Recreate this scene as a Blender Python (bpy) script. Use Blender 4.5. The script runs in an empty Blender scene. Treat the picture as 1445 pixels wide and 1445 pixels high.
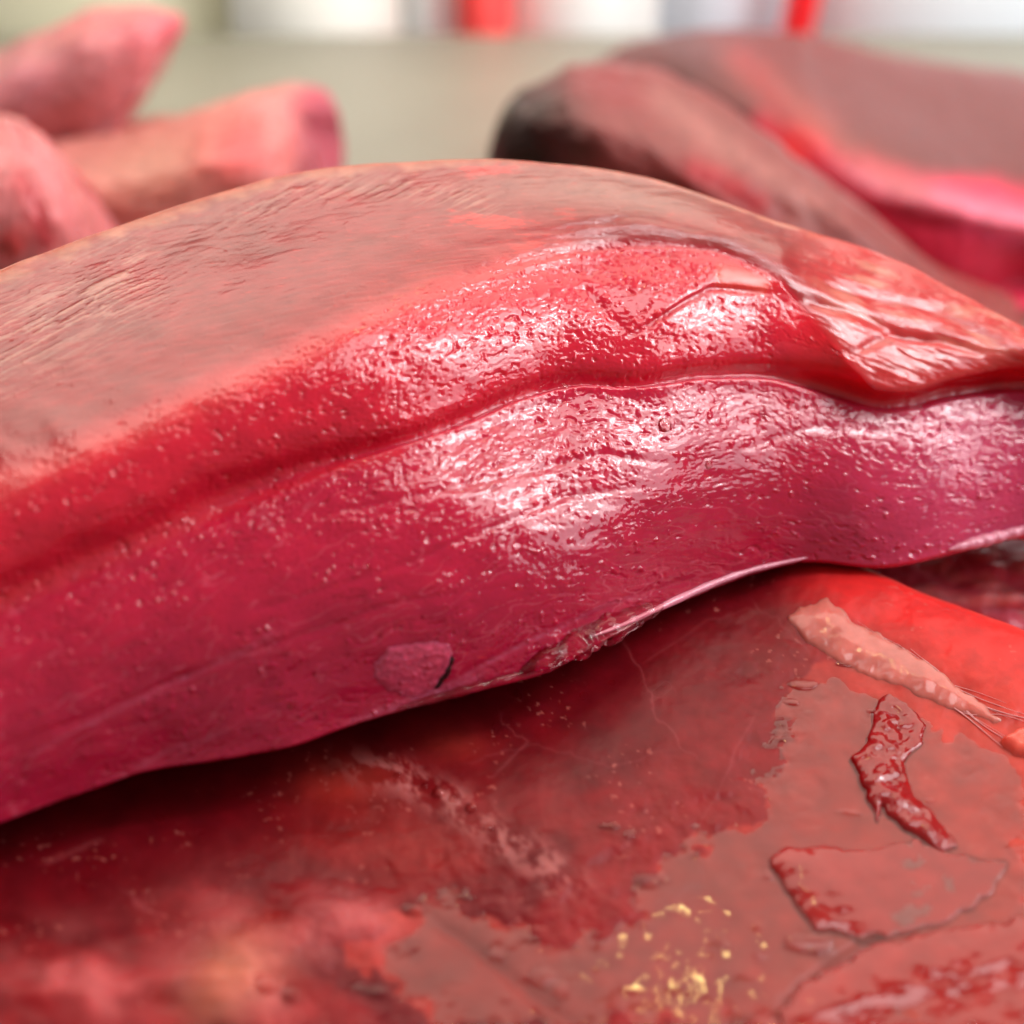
import bpy, math
import numpy as np

# ------------------------------------------------------------------ camera, world, lights
S = bpy.context.scene
CAM_Z, PITCH, FOV = 0.15, math.radians(30), math.radians(45)
T = math.tan(FOV / 2)
cam_d = bpy.data.cameras.new('camera')
cam = bpy.data.objects.new('camera', cam_d)
S.collection.objects.link(cam)
cam.location = (0, 0, CAM_Z)
cam.rotation_euler = (math.pi / 2 - PITCH, 0, 0)
cam_d.sensor_width = 36
cam_d.lens = 18 / T
cam_d.clip_start, cam_d.clip_end = 0.005, 50
cam_d.dof.use_dof = True
cam_d.dof.focus_distance = 0.196
cam_d.dof.aperture_fstop = cam_d.lens / 5.4
S.camera = cam

W = bpy.data.worlds.new('World'); S.world = W; W.use_nodes = True
bg = W.node_tree.nodes['Background']
bg.inputs[0].default_value = (1.0, 0.95, 0.9, 1); bg.inputs[1].default_value = 0.33

def area(name, loc, target, sx, sy, radiance, col):
    d = bpy.data.lights.new(name, 'AREA'); d.shape = 'RECTANGLE'; d.size = sx; d.size_y = sy
    d.energy = radiance * math.pi * sx * sy; d.color = col
    o = bpy.data.objects.new(name, d); S.collection.objects.link(o); o.location = loc
    from mathutils import Vector
    o.rotation_euler = (Vector(target) - Vector(loc)).to_track_quat('-Z', 'Y').to_euler()
    return o
C0 = (0.02, 0.19, 0.06)
def lamp_dir(name, d, dist, sx, sy, rad, col):
    d = np.array(d, float); d /= np.linalg.norm(d)
    return area(name, tuple(np.array(C0) + d * dist), C0, sx, sy, rad, col)
lamp_dir('side_highlight_panel', (.75, .09, .65), 1.3, .72, .66, 9.0, (1.0, .95, .95))  # unseen soft panel, placed to put highlights on the wet side
lamp_dir('low_fill_panel', (.90, -.16, .40), 1.3, .55, .50, 5.0, (.95, .93, 1.0))  # weaker panel added for a lilac sheen at the right end
lamp_dir('ceiling_panel', (.36, .06, .93), 1.3, .42, .5, 7.5, (1.0, .95, .94))
lamp_dir('sparkle_core', (.68, .05, .72), 1.3, .06, .6, 48.0, (.96, .97, 1.0))  # small bright core added for white sparkles on the wet surface
area('far_ceiling_panel', (0.0, 1.5, 1.72), C0, 3.0, 1.35, 4.0, (1.0, 0.82, 0.70))
lamp_dir('warm_bulb', (.13, .39, .91), 1.5, .05, .05, 55.0, (1.0, .74, .26))
area('background_fill', (0.2, 0.95, 1.7), (0.1, 1.15, 0.0), 1.3, 0.5, 3.4, (1.0, 0.98, 0.95)).data.spread = math.radians(50)  # added fill for the background, narrow spread keeps it off the front cuts

S.view_settings.view_transform = 'Standard'; S.view_settings.look = 'None'
S.view_settings.exposure = -0.28; S.view_settings.gamma = 1
S.render.engine = 'CYCLES'
S.cycles.use_denoising = True
S.cycles.max_bounces = 8
S.cycles.sample_clamp_indirect = 6

# ------------------------------------------------------------------ helpers
cP, sP = math.cos(PITCH), math.sin(PITCH)
HALF = 722.5
def ray(px, py):
    a = (np.asarray(px, float) - HALF) / HALF * T
    b = -(np.asarray(py, float) - HALF) / HALF * T
    return np.stack(np.broadcast_arrays(a, cP + b * sP, -sP + b * cP), -1)   # unit depth along the axis
def at_depth(px, py, d):
    return np.array([0, 0, CAM_Z]) + ray(px, py) * np.asarray(d, float)[..., None]
def depth_z(py, z):
    b = -(np.asarray(py, float) - HALF) / HALF * T
    return (CAM_Z - np.asarray(z, float)) / (sP - b * cP)
def at_z(px, py, z):
    return at_depth(px, py, depth_z(*np.broadcast_arrays(py, z)) + 0 * np.asarray(px, float))
def project(P):
    q = P - np.array([0, 0, CAM_Z])
    d = q[..., 1] * cP - q[..., 2] * sP
    b = (q[..., 1] * sP + q[..., 2] * cP) / d
    return q[..., 0] / d / T * HALF + HALF, HALF - b / T * HALF

def curve(pts):
    """smooth monotone-ish cubic through (x, value) points"""
    p = np.array(pts, float); x, y = p[:, 0], p[:, 1]
    h = np.diff(x); dl = np.diff(y) / h
    m = np.empty_like(y); m[0], m[-1] = dl[0], dl[-1]
    for i in range(1, len(x) - 1):
        if dl[i - 1] * dl[i] <= 0: m[i] = 0.5 * (dl[i - 1] + dl[i]) * 0.5
        else:
            w1, w2 = 2 * h[i] + h[i - 1], h[i] + 2 * h[i - 1]
            m[i] = (w1 + w2) / (w1 / dl[i - 1] + w2 / dl[i])
    def f(q):
        q = np.asarray(q, float)
        i = np.clip(np.searchsorted(x, q) - 1, 0, len(h) - 1)
        t = (q - x[i]) / h[i]; tc = np.clip(t, 0, 1)
        r = (y[i] * (2 * tc**3 - 3 * tc**2 + 1) + h[i] * m[i] * (tc**3 - 2 * tc**2 + tc)
             + y[i + 1] * (-2 * tc**3 + 3 * tc**2) + h[i] * m[i + 1] * (tc**3 - tc**2))
        return r + np.where(t < 0, m[i] * (q - x[i]), 0) + np.where(t > 1, m[i + 1] * (q - x[i + 1]), 0)
    return f

def perlin(x, y, seed=0):
    x = np.asarray(x, float); y = np.asarray(y, float)
    xi = np.floor(x).astype(np.int64); yi = np.floor(y).astype(np.int64)
    xf, yf = x - xi, y - yi
    def g(a, b, fx, fy):
        h = (a * 374761393 + b * 668265263 + seed * 1442695041) & 0xFFFFFFFF
        h = ((h ^ (h >> 13)) * 1274126177) & 0xFFFFFFFF
        h = h ^ (h >> 16)
        an = (h & 0xFFFF) / 65536.0 * 2 * np.pi
        return np.cos(an) * fx + np.sin(an) * fy
    u = xf**3 * (xf * (xf * 6 - 15) + 10); v = yf**3 * (yf * (yf * 6 - 15) + 10)
    a = g(xi, yi, xf, yf); b = g(xi + 1, yi, xf - 1, yf)
    c = g(xi, yi + 1, xf, yf - 1); d = g(xi + 1, yi + 1, xf - 1, yf - 1)
    return ((a * (1 - u) + b * u) * (1 - v) + (c * (1 - u) + d * u) * v) * 1.5
def fbm(x, y, seed=0, o=4, g=0.5):
    r, a = 0, 1.0
    for i in range(o):
        r = r + a * perlin(x * 2**i, y * 2**i, seed + 17 * i); a *= g
    return r
def sst(a, b, x):
    t = np.clip((x - a) / (b - a), 0, 1); return t * t * (3 - 2 * t)
def seg_dist(x, y, pts):
    """distance to a polyline and the parameter 0..1 along it"""
    pts = np.array(pts, float)
    L = np.concatenate([[0], np.cumsum(np.hypot(*np.diff(pts, axis=0).T))])
    best = np.full(np.shape(x), 1e9); par = np.zeros(np.shape(x))
    for i in range(len(pts) - 1):
        (ax, ay), (bx, by) = pts[i], pts[i + 1]
        dx, dy = bx - ax, by - ay; l2 = dx * dx + dy * dy
        t = np.clip(((x - ax) * dx + (y - ay) * dy) / l2, 0, 1)
        d = np.hypot(x - ax - t * dx, y - ay - t * dy)
        m = d < best
        best = np.where(m, d, best); par = np.where(m, (L[i] + t * (L[i + 1] - L[i])) / L[-1], par)
    return best, par
def poly_sd(x, y, pts):
    """signed distance to a polygon, positive inside"""
    p = list(pts); d, _ = seg_dist(x, y, p + [p[0]])
    ins = np.zeros(np.shape(x), bool)
    for i in range(len(p)):
        (x1, y1), (x2, y2) = p[i], p[(i + 1) % len(p)]
        c = ((y1 > y) != (y2 > y)) & (x < (x2 - x1) * (y - y1) / (y2 - y1 + 1e-12) + x1)
        ins ^= c
    return np.where(ins, d, -d)
def line_mask(x, y, pts, w, fade=True):
    d, t = seg_dist(x, y, pts)
    m = np.exp(-(d / w) ** 2)
    return m * (sst(0, .15, t) * sst(1, .85, t) * .8 + .2 if fade else 1)
def blob(x, y, cx, cy, rx, ry, ang=0):
    a = math.radians(ang); dx, dy = x - cx, y - cy
    u = dx * math.cos(a) + dy * math.sin(a); v = -dx * math.sin(a) + dy * math.cos(a)
    return np.exp(-((u / rx) ** 2 + (v / ry) ** 2))
def mixc(c, col, m):
    m = np.clip(m, 0, 1)[..., None]
    return c * (1 - m) + np.array(col, float) * m
def lin(r, g, b):
    return tuple(((v / 255) / 12.92 if v / 255 < .04045 else ((v / 255 + .055) / 1.055) ** 2.4) for v in (r, g, b))

def grid_faces(n, m, wrap=False):
    i = np.arange(n - 1)[:, None]; j = np.arange(m if wrap else m - 1)[None, :]
    j2 = (j + 1) % m
    return np.stack([i * m + j, (i + 1) * m + j, (i + 1) * m + j2, i * m + j2], -1).reshape(-1, 4)
def mesh_obj(name, V, F, mat, parent=None, col=None, aux=None, keep=None):
    V = np.asarray(V, float).reshape(-1, 3); F = np.asarray(F)
    if keep is not None:
        F = F[keep[F].any(1)]
        used = np.unique(F); re = np.full(len(V), -1); re[used] = np.arange(len(used))
        V, F = V[used], re[F]
        if col is not None: col = np.asarray(col).reshape(-1, 3)[used]
        if aux is not None: aux = np.asarray(aux).reshape(-1, 3)[used]
    me = bpy.data.meshes.new(name)
    k = F.shape[1]
    me.vertices.add(len(V)); me.vertices.foreach_set('co', V.astype(np.float32).ravel())
    me.loops.add(F.size); me.loops.foreach_set('vertex_index', F.astype(np.int32).ravel())
    me.polygons.add(len(F)); me.polygons.foreach_set('loop_start', (np.arange(len(F)) * k).astype(np.int32))
    me.polygons.foreach_set('loop_total', np.full(len(F), k, np.int32))
    me.update(calc_edges=True); me.validate()
    me.polygons.foreach_set('use_smooth', np.ones(len(me.polygons), bool))
    for nm, a in (('Col', col), ('Aux', aux)):
        if a is not None:
            at = me.color_attributes.new(nm, 'FLOAT_COLOR', 'POINT')
            r = np.ones((len(V), 4), np.float32); r[:, :3] = np.asarray(a).reshape(-1, 3)
            at.data.foreach_set('color', r.ravel())
    me.materials.append(mat)
    o = bpy.data.objects.new(name, me); S.collection.objects.link(o)
    if parent is not None: o.parent = parent
    return o
def thing(name, label, cat, group=None, loc=(0, 0, 0)):
    o = bpy.data.objects.new(name, None); S.collection.objects.link(o)
    o.empty_display_size = 0.02
    o['label'] = label; o['category'] = cat
    if group: o['group'] = group
    return o
def grid_normals(P):
    du = np.gradient(P, axis=0); dv = np.gradient(P, axis=1)
    n = np.cross(du, dv); return n / (np.linalg.norm(n, axis=-1, keepdims=True) + 1e-12)
def smooth_v(P, s):
    r = int(3 * s); k = np.exp(-0.5 * (np.arange(-r, r + 1) / s) ** 2); k /= k.sum()
    Q = np.concatenate([np.repeat(P[:1], r, 0), P, np.repeat(P[-1:], r, 0)], 0)
    return sum(k[i] * Q[i:i + len(P)] for i in range(2 * r + 1))
def tube(pts, rad, n=10, jitter=0.0, flat=1.0, seed=0):
    pts = np.asarray(pts, float); L = len(pts); rad = np.broadcast_to(rad, (L,))
    tg = np.gradient(pts, axis=0); tg /= np.linalg.norm(tg, axis=1, keepdims=True)
    up = np.array([0, 0, 1.0]); a = np.cross(tg, up); a /= np.linalg.norm(a, axis=1, keepdims=True)
    b = np.cross(a, tg)
    th = np.linspace(0, 2 * np.pi, n, endpoint=False)
    R = rad[:, None] * (1 + jitter * perlin(np.arange(L)[:, None] * .37 + 5, np.cos(th)[None] * 1.3 + 9, seed))
    V = pts[:, None] + a[:, None] * (np.cos(th)[None] * R)[..., None] + b[:, None] * (np.sin(th)[None] * R * flat)[..., None]
    return V, grid_faces(L, n, True)

# ------------------------------------------------------------------ materials
def newmat(name):
    m = bpy.data.materials.new(name); m.use_nodes = True
    nt = m.node_tree; nt.nodes.clear()
    return m, nt, nt.nodes.new, nt.links.new
def meat_mat(name, sss=0.45, scale=0.004, bump=0.35, bsize=2600, stretch=(1, 1, 1), coat=0.0, spec=.5, mott=.25):
    m, nt, N, L = newmat(name)
    out = N('ShaderNodeOutputMaterial'); p = N('ShaderNodeBsdfPrincipled'); L(p.outputs[0], out.inputs[0])
    ca = N('ShaderNodeAttribute'); ca.attribute_name = 'Col'
    aa = N('ShaderNodeAttribute'); aa.attribute_name = 'Aux'
    sep = N('ShaderNodeSeparateColor'); L(aa.outputs['Color'], sep.inputs[0])
    tc = N('ShaderNodeTexCoord'); mp = N('ShaderNodeMapping'); L(tc.outputs['Object'], mp.inputs[0])
    mp.inputs['Scale'].default_value = stretch
    n1 = N('ShaderNodeTexNoise'); n1.inputs['Scale'].default_value = 260; n1.inputs['Detail'].default_value = 6
    n1.inputs['Roughness'].default_value = .65
    L(mp.outputs[0], n1.inputs['Vector'])
    mr = N('ShaderNodeMapRange'); mr.inputs[1].default_value = .3; mr.inputs[2].default_value = .7
    mr.inputs[3].default_value = 1 - mott; mr.inputs[4].default_value = 1 + mott
    L(n1.outputs[0], mr.inputs[0])
    mul = N('ShaderNodeVectorMath'); mul.operation = 'SCALE'; L(ca.outputs['Color'], mul.inputs[0]); L(mr.outputs[0], mul.inputs['Scale'])
    L(mul.outputs[0], p.inputs['Base Color'])
    L(sep.outputs[0], p.inputs['Roughness'])
    n2 = N('ShaderNodeTexNoise'); n2.inputs['Scale'].default_value = bsize; n2.inputs['Detail'].default_value = 3
    L(mp.outputs[0], n2.inputs['Vector'])
    bp = N('ShaderNodeBump'); bp.inputs['Distance'].default_value = .00012
    bm = N('ShaderNodeMath'); bm.operation = 'MULTIPLY'; bm.inputs[1].default_value = bump; L(sep.outputs[1], bm.inputs[0])
    L(bm.outputs[0], bp.inputs['Strength']); L(n2.outputs[0], bp.inputs['Height']); L(bp.outputs[0], p.inputs['Normal'])
    p.inputs['Subsurface Weight'].default_value = sss
    p.inputs['Subsurface Radius'].default_value = (1.0, .2, .13)
    p.inputs['Subsurface Scale'].default_value = scale
    p.inputs['IOR'].default_value = 1.45
    p.inputs['Specular IOR Level'].default_value = spec
    p.inputs['Coat Weight'].default_value = coat; p.inputs['Coat Roughness'].default_value = .06
    return m
def plain_mat(name, col, rough=.5, noise=.08, nscale=40, bump=0.0):
    m, nt, N, L = newmat(name)
    out = N('ShaderNodeOutputMaterial'); p = N('ShaderNodeBsdfPrincipled'); L(p.outputs[0], out.inputs[0])
    tc = N('ShaderNodeTexCoord'); n = N('ShaderNodeTexNoise'); n.inputs['Scale'].default_value = nscale; n.inputs['Detail'].default_value = 5
    L(tc.outputs['Object'], n.inputs['Vector'])
    mr = N('ShaderNodeMapRange'); mr.inputs[3].default_value = 1 - noise; mr.inputs[4].default_value = 1 + noise; L(n.outputs[0], mr.inputs[0])
    mul = N('ShaderNodeVectorMath'); mul.operation = 'SCALE'; mul.inputs[0].default_value = col; L(mr.outputs[0], mul.inputs['Scale'])
    L(mul.outputs[0], p.inputs['Base Color']); p.inputs['Roughness'].default_value = rough
    if bump:
        bp = N('ShaderNodeBump'); bp.inputs['Distance'].default_value = bump; L(n.outputs[0], bp.inputs['Height']); L(bp.outputs[0], p.inputs['Normal'])
    return m
def juice_mat(name, tint, rough=.02, ior=1.4):
    m, nt, N, L = newmat(name)
    out = N('ShaderNodeOutputMaterial'); mx = N('ShaderNodeMixShader'); L(mx.outputs[0], out.inputs[0])
    tr = N('ShaderNodeBsdfTransparent'); tr.inputs[0].default_value = (*tint, 1)
    gl = N('ShaderNodeBsdfAnisotropic') if False else N('ShaderNodeBsdfGlossy'); gl.inputs['Roughness'].default_value = rough
    fr = N('ShaderNodeFresnel'); fr.inputs[0].default_value = ior
    tc = N('ShaderNodeTexCoord'); n = N('ShaderNodeTexNoise'); n.inputs['Scale'].default_value = 300; n.inputs['Detail'].default_value = 2
    L(tc.outputs['Object'], n.inputs['Vector'])
    bp = N('ShaderNodeBump'); bp.inputs['Distance'].default_value = .0001; bp.inputs['Strength'].default_value = .15
    L(n.outputs[0], bp.inputs['Height']); 
    L(fr.outputs[0], mx.inputs[0]); L(tr.outputs[0], mx.inputs[1]); L(gl.outputs[0], mx.inputs[2])
    return m

M_main = meat_mat('wet_red_meat', sss=.6, scale=.0045, bump=.2, bsize=2800, coat=.0, spec=.6, mott=.12)
M_bottom = meat_mat('moist_meat', sss=.65, scale=.006, bump=.2, bsize=1800, spec=.22, mott=.14)
M_bottom2 = meat_mat('glossy_meat', sss=.5, scale=.005, bump=.05, bsize=1800, spec=.5, mott=.1)
M_far = meat_mat('soft_meat', sss=.4, scale=.006, bump=.3, bsize=900, spec=.35)
M_fat = meat_mat('pale_fat', sss=.7, scale=.005, bump=.1, bsize=1800, spec=.5, mott=.12)
M_sinew = plain_mat('sinew', lin(226, 160, 160), .2, .2, 600)
M_rim = plain_mat('wet_rim', lin(205, 120, 140), .12, .2, 900, .0002)
M_clot = plain_mat('dark_clot', lin(45, 12, 14), .2, .5, 900, .0003)
M_juice = juice_mat('meat_juice', (.99, .94, .93))
M_drop = juice_mat('clear_bead', (.97, .85, .85), .01, 1.33)

# ------------------------------------------------------------------ the counter
counter_y0, counter_y1 = -0.25, 0.965
def box(name, x0, x1, y0, y1, z0, z1, mat, bev=.004):
    import bmesh
    bm = bmesh.new(); bmesh.ops.create_cube(bm, size=1)
    for v in bm.verts:
        v.co = ((x0 + x1) / 2 + v.co.x * (x1 - x0), (y0 + y1) / 2 + v.co.y * (y1 - y0), (z0 + z1) / 2 + v.co.z * (z1 - z0))
    bmesh.ops.bevel(bm, geom=bm.edges[:], offset=bev, segments=3, affect='EDGES')
    me = bpy.data.meshes.new(name); bm.to_mesh(me); bm.free(); me.materials.append(mat)
    for p in me.polygons: p.use_smooth = True
    o = bpy.data.objects.new(name, me); S.collection.objects.link(o); return o
M_counter = plain_mat('grey_counter', lin(122, 120, 104), .5, .12, 12, .0004)
o = box('counter', -1.2, 1.2, counter_y0, counter_y1, -.04, 0, M_counter, .006); o['kind'] = 'structure'

# things standing behind the counter, all far out of focus
def panel_thing(name, label, cat, px0, px1, y, col, h=.32, dep=.10, z0=-.5, lean=0.0, rough=.4):
    x0 = (at_z(px0, 30, 0)[0] / at_z(px0, 30, 0)[1]) * y; x1 = (at_z(px1, 30, 0)[0] / at_z(px1, 30, 0)[1]) * y
    # box from z0 to h with rounded edges; lean shears its top sideways
    root = thing(name, label, cat)
    b = box('body', x0, x1, y, y + dep, z0, h, plain_mat(name + '_paint', col, rough, .05, 9), min(.012, abs(x1 - x0) * .2)); b.parent = root
    for v in b.data.vertices: v.co.x += lean * (v.co.z - 0)
    return root
panel_thing('white_tub', 'blurred cream white tub at the left behind the counter', 'tub', 322, 560, 1.02, lin(236, 234, 224))
panel_thing('white_crate', 'blurred light grey crate left of the red block', 'crate', 566, 642, 1.04, lin(214, 216, 214))
panel_thing('red_block', 'blurred bright red block behind the counter', 'block', 646, 722, 1.0, lin(250, 75, 72))
panel_thing('pale_tub', 'blurred pale tub right of the red block', 'tub', 728, 930, 1.03, lin(226, 228, 224))
panel_thing('grey_bin', 'blurred bluish grey bin beside the slanted red bar', 'bin', 934, 1108, 1.04, lin(205, 207, 216))
panel_thing('red_bar', 'thin slanted bright red upright bar behind the meat', 'bar', 1112, 1152, 1.0, lin(235, 10, 22), lean=.12, dep=.03)
panel_thing('white_board', 'broad blurred white board at the top right', 'board', 1158, 1800, 1.03, lin(228, 236, 240))
panel_thing('cream_board', 'blurred yellowish cream board at the top left', 'board', -260, 316, 1.06, lin(205, 200, 170))

# ------------------------------------------------------------------ the large cut in front
T0 = curve([(-400, 560), (-150, 452), (0, 381), (100, 341), (200, 306), (330, 266), (430, 242), (560, 228), (700, 224), (800, 231),
            (900, 248), (1000, 278), (1100, 313), (1200, 343), (1270, 369), (1330, 401), (1400, 439), (1445, 462), (1600, 540), (1850, 650)])
T1 = curve([(-400, 850), (-150, 752), (0, 696), (130, 640), (280, 572), (420, 508), (500, 472), (600, 426), (700, 390), (800, 364), (900, 352),
            (1000, 358), (1060, 380), (1100, 402), (1130, 438), (1170, 480), (1210, 524), (1240, 550), (1290, 553), (1350, 536), (1445, 522), (1600, 560), (1850, 660)])
T2 = curve([(-400, 1010), (-150, 915), (0, 852), (130, 792), (250, 738), (350, 692), (460, 652), (560, 625), (660, 590), (740, 556), (820, 537), (900, 541),
            (1000, 528), (1080, 528), (1150, 546), (1200, 562), (1250, 574), (1290, 571), (1350, 557), (1445, 547), (1600, 590), (1850, 690)])
T3 = curve([(-400, 1300), (-150, 1210), (0, 1160), (130, 1112), (200, 1088), (300, 1072), (400, 1054), (500, 1021), (600, 992), (700, 968), (770, 950), (850, 905),
            (930, 862), (1000, 832), (1080, 803), (1140, 790), (1240, 797), (1340, 778), (1445, 752), (1600, 760), (1850, 800)])
Z0 = curve([(-400, .070), (0, .083), (300, .090), (600, .0945), (800, .093), (1000, .087), (1200, .078), (1445, .066), (1850, .05)])
Z1 = curve([(-400, .060), (0, .071), (300, .078), (600, .0835), (900, .083), (1060, .079), (1150, .0715), (1250, .0625), (1350, .0612), (1445, .0605), (1850, .047)])
Z2 = curve([(-400, .049), (0, .059), (300, .065), (600, .069), (900, .0685), (1100, .0638), (1250, .0568), (1350, .0565), (1445, .0555), (1850, .043)])
Z3 = curve([(-400, .033), (0, .034), (400, .0365), (800, .0375), (1100, .0350), (1250, .0350), (1445, .0345), (1850, .03)])

BUL = curve([(-400, .002), (0, .003), (450, .0042), (680, .0064), (850, .0056), (1000, .0038), (1150, .0028), (1445, .0025), (1850, .003)])
cols = np.concatenate([np.linspace(-400, -60, 60, endpoint=False), np.arange(-60, 1510, 1.7), np.linspace(1511, 1850, 60)])
n0, n1, n2 = 190, 120, 215
X = cols[None, :]
t0, t1, t2, t3 = T0(X), T1(X), T2(X), T3(X)
d0, d1, d2, d3 = depth_z(t0, Z0(X)), depth_z(t1, Z1(X)), depth_z(t2, Z2(X)), depth_z(t3, Z3(X))
rows_py, rows_d, reg = [], [], []
f = np.linspace(0, 1, n0, endpoint=False)[:, None]
rows_py.append(t0 + (t1 - t0) * f); rows_d.append(d0 + (d1 - d0) * f - .0035 * np.sin(np.pi * f)); reg.append(f + 0 * X)
f = np.linspace(0, 1, n1, endpoint=False)[:, None]
rows_py.append(t1 + (t2 - t1) * f); rows_d.append(d1 + (d2 - d1) * f - .0022 * np.sin(np.pi * f) * np.clip((t2 - t1) / 150, 0, 1)); reg.append(1 + f + 0 * X)
f = np.linspace(0, 1, n2)[:, None]
rows_py.append(t2 + (t3 - t2) * f); rows_d.append(d2 + (d3 - d2) * f - BUL(X) * np.sin(np.pi * f**1.05)); reg.append(2 + f + 0 * X)
PY = np.concatenate(rows_py); D = np.concatenate(rows_d); RG = np.concatenate(reg)
PX = np.broadcast_to(X, PY.shape)
D = smooth_v(D, 9)
_i = np.searchsorted(cols, [-60, 1510])
_w = sst(-60, -20, cols) * sst(1510, 1470, cols)
D = D + (smooth_v(D.T, 34).T - D) * _w[None]
P = at_depth(PX, PY, D)
Nn = grid_normals(P); Nn = np.where((Nn[..., 1:2] > 0) & (Nn[..., 2:3] < 0), -Nn, Nn)
flip = np.sign((Nn * np.array([0, -.5, .85])).sum(-1)).mean()
Nn *= np.sign(flip)

# surface relief ---------------------------------------------------------------
V2 = PY - T2(PX)                       # distance below the seam
fr = np.clip(RG - 2, 0, 1)
face = sst(1.98, 2.02, RG); topm = 1 - sst(.80, 1.02, RG); band = (1 - face) * (1 - topm)
wx = PX + 10 * fbm(PX / 90, PY / 90, 3, 3); wv = V2 + 10 * fbm(PX / 90, PY / 90, 5, 3)
# fibre frame: the grain runs parallel to the seam
low = fbm(PX / 170, PY / 130, 11, 3)
mid = fbm(wx / 95, wv / 20, 21, 3)
finef = fbm(wx / 34, wv / 9.5, 31, 3, .55)
pits = fbm(wx / np.where(face > .5, 15, 11), (np.where(face > .5, wv, PY) + 5 * fbm(PX / 26, PY / 26, 44, 2)) / 7.2, 41, 2, .55)
pitm = -np.sqrt(np.minimum(pits + .16, 0) ** 2 + .004) + .063       # a smooth film broken by small pits
bumpm = np.maximum(pits - .25, 0)
grain = fbm(PX / 4.6, PY / 4.2, 51, 2)
right = sst(380, 760, PX)
# smooth, film-covered places
C1 = [(1092, 410), (1050, 408), (1003, 404), (965, 424), (930, 446), (888, 470)]
C1b = [(888, 470), (862, 448), (838, 424), (818, 398)]
smooth = np.clip(line_mask(PX, PY, [(1010, 390), (1050, 396), (1085, 404)], 14) * 1.2
                 + sst(1070, 1120, PX) * sst(1300, 1270, PX) * band * sst(46, 20, np.abs(V2 + 18)), 0, 1)
wet = (1 - smooth)
patch = sst(-.35, .35, fbm(wx / 130, wv / 17, 46, 3))
up = sst(.62, .12, fr)                      # the upper half of the side is evenly filmed, the lower half only in streaks
amp_pit = (face * (.06 + .34 * np.maximum(up, patch * .85)) + band * .36 + topm * .01) * wet
amp_fine = (face * .020 + band * .012 + topm * .008) * wet
vary = .30 + .70 * sst(-.35, .35, fbm(wx / 75, wv / 32, 43, 3)); vary2 = .35 + .65 * sst(-.3, .4, fbm(wx / 50, wv / 24, 42, 2))
amp_pit = amp_pit * vary
pit2 = vary2 * np.minimum(fbm(wx / 7.0, PY / 5.2, 47, 2, .5) + .16, 0)
beads = np.maximum(fbm(PX / 9.5, PY / 8.5, 48, 2, .45) - .34, 0)
topfib = fbm(PX / 46 + .5 * fbm(PX / 80, PY / 50, 8, 2), (PY - .28 * T0(PX) - .3 * T1(PX)) / 5.5, 61, 3, .6)
uu, vv = PX * .89 - PY * .45, PX * .45 + PY * .89
slick = np.clip(line_mask(PX, PY, [(-60, 520), (60, 455), (150, 410), (240, 368)], 58) + .8 * line_mask(PX, PY, [(300, 312), (420, 272), (560, 262), (720, 292)], 17), 0, 1) * topm
sfib = fbm(uu / 90 + .3 * fbm(PX / 50, PY / 50, 9, 2), vv / 5.5, 63, 3, .6)
H = (low * .35 + mid * (.05 * face + .035 * band + .02 * topm) + finef * amp_fine + pitm * amp_pit
     + pit2 * (.17 * face * np.maximum(up, patch) + .16 * band) * wet + beads * .45 * (face + band) * wet * (.08 + .92 * sst(.0, .45, fbm(wx / 120, wv / 38, 49, 3)))
     + grain * .006 * (face + band) * wet
     + topm * topfib * (.020 + .02 * sst(.5, .1, RG)) + slick * sfib * .09 + beads * .10 * topm * sst(-.1, .4, fbm(PX / 90, PY / 50, 64, 2)))
# the seam: wide above, a crisp lip below
wa = 14 + 26 * sst(520, 150, PX) + 8 * sst(1050, 1200, PX)
g = np.where(V2 < 0, np.exp(-(V2 / wa) ** 2), np.exp(-(V2 / (4.5 + 22 * sst(560, 250, PX))) ** 2))
H -= g * (1.9 - .7 * sst(500, 120, PX) + .6 * sst(1250, 1330, PX))
H += .28 * np.exp(-((V2 - 9) / 8) ** 2) * sst(560, 700, PX) * sst(1240, 1100, PX)
yc = np.interp(PX, [880, 930, 965, 1003, 1050, 1092], [474, 446, 424, 404, 407, 410])
inC = sst(870, 915, PX) * sst(1105, 1040, PX) * band
dC = PY - yc
H += inC * (.55 * np.where(dC < 0, np.exp(dC / 28), 0) - .25 * np.exp(-((dC - 3) / 5) ** 2))
H -= .28 * line_mask(PX, PY, C1b, 8)
H += .5 * blob(PX, PY, 1035, 385, 80, 16, 12)
H += .5 * blob(PX, PY, 940, 395, 90, 34, -8)
# creases on the right shoulder
for c, w, a in (([(1130, 420), (1200, 440), (1270, 470), (1330, 478)], 8, .7), ([(1200, 500), (1260, 470), (1330, 480), (1400, 500)], 7, .6),
                ([(1150, 395), (1240, 425), (1330, 440), (1420, 490)], 9, .6), ([(700, 330), (790, 322), (900, 305), (1010, 330)], 6, .12),
                ([(640, 350), (780, 335), (880, 330)], 6, .1)):
    H -= a * line_mask(PX, PY, c, w)
H += .16 * fbm((PX + PY) / 90, (PY - .4 * PX) / 16, 71, 3) * sst(1120, 1220, PX) * sst(1.02, .9, RG)
# long shallow creases along the face
for c in ([(430, 730), (640, 690), (850, 640), (980, 660)], [(300, 880), (560, 800), (800, 700), (960, 680)], [(0, 1060), (300, 940), (560, 850), (700, 830)],
          [(1030, 640), (1150, 600), (1260, 610)], [(640, 960), (760, 900), (900, 840), (1040, 800)]):
    H -= .16 * line_mask(PX, PY, c, 6)
edge0 = sst(0, .10, RG)
H = low * .35 + (H - low * .35) * edge0
P = P + Nn * (H * .001)[..., None]

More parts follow.
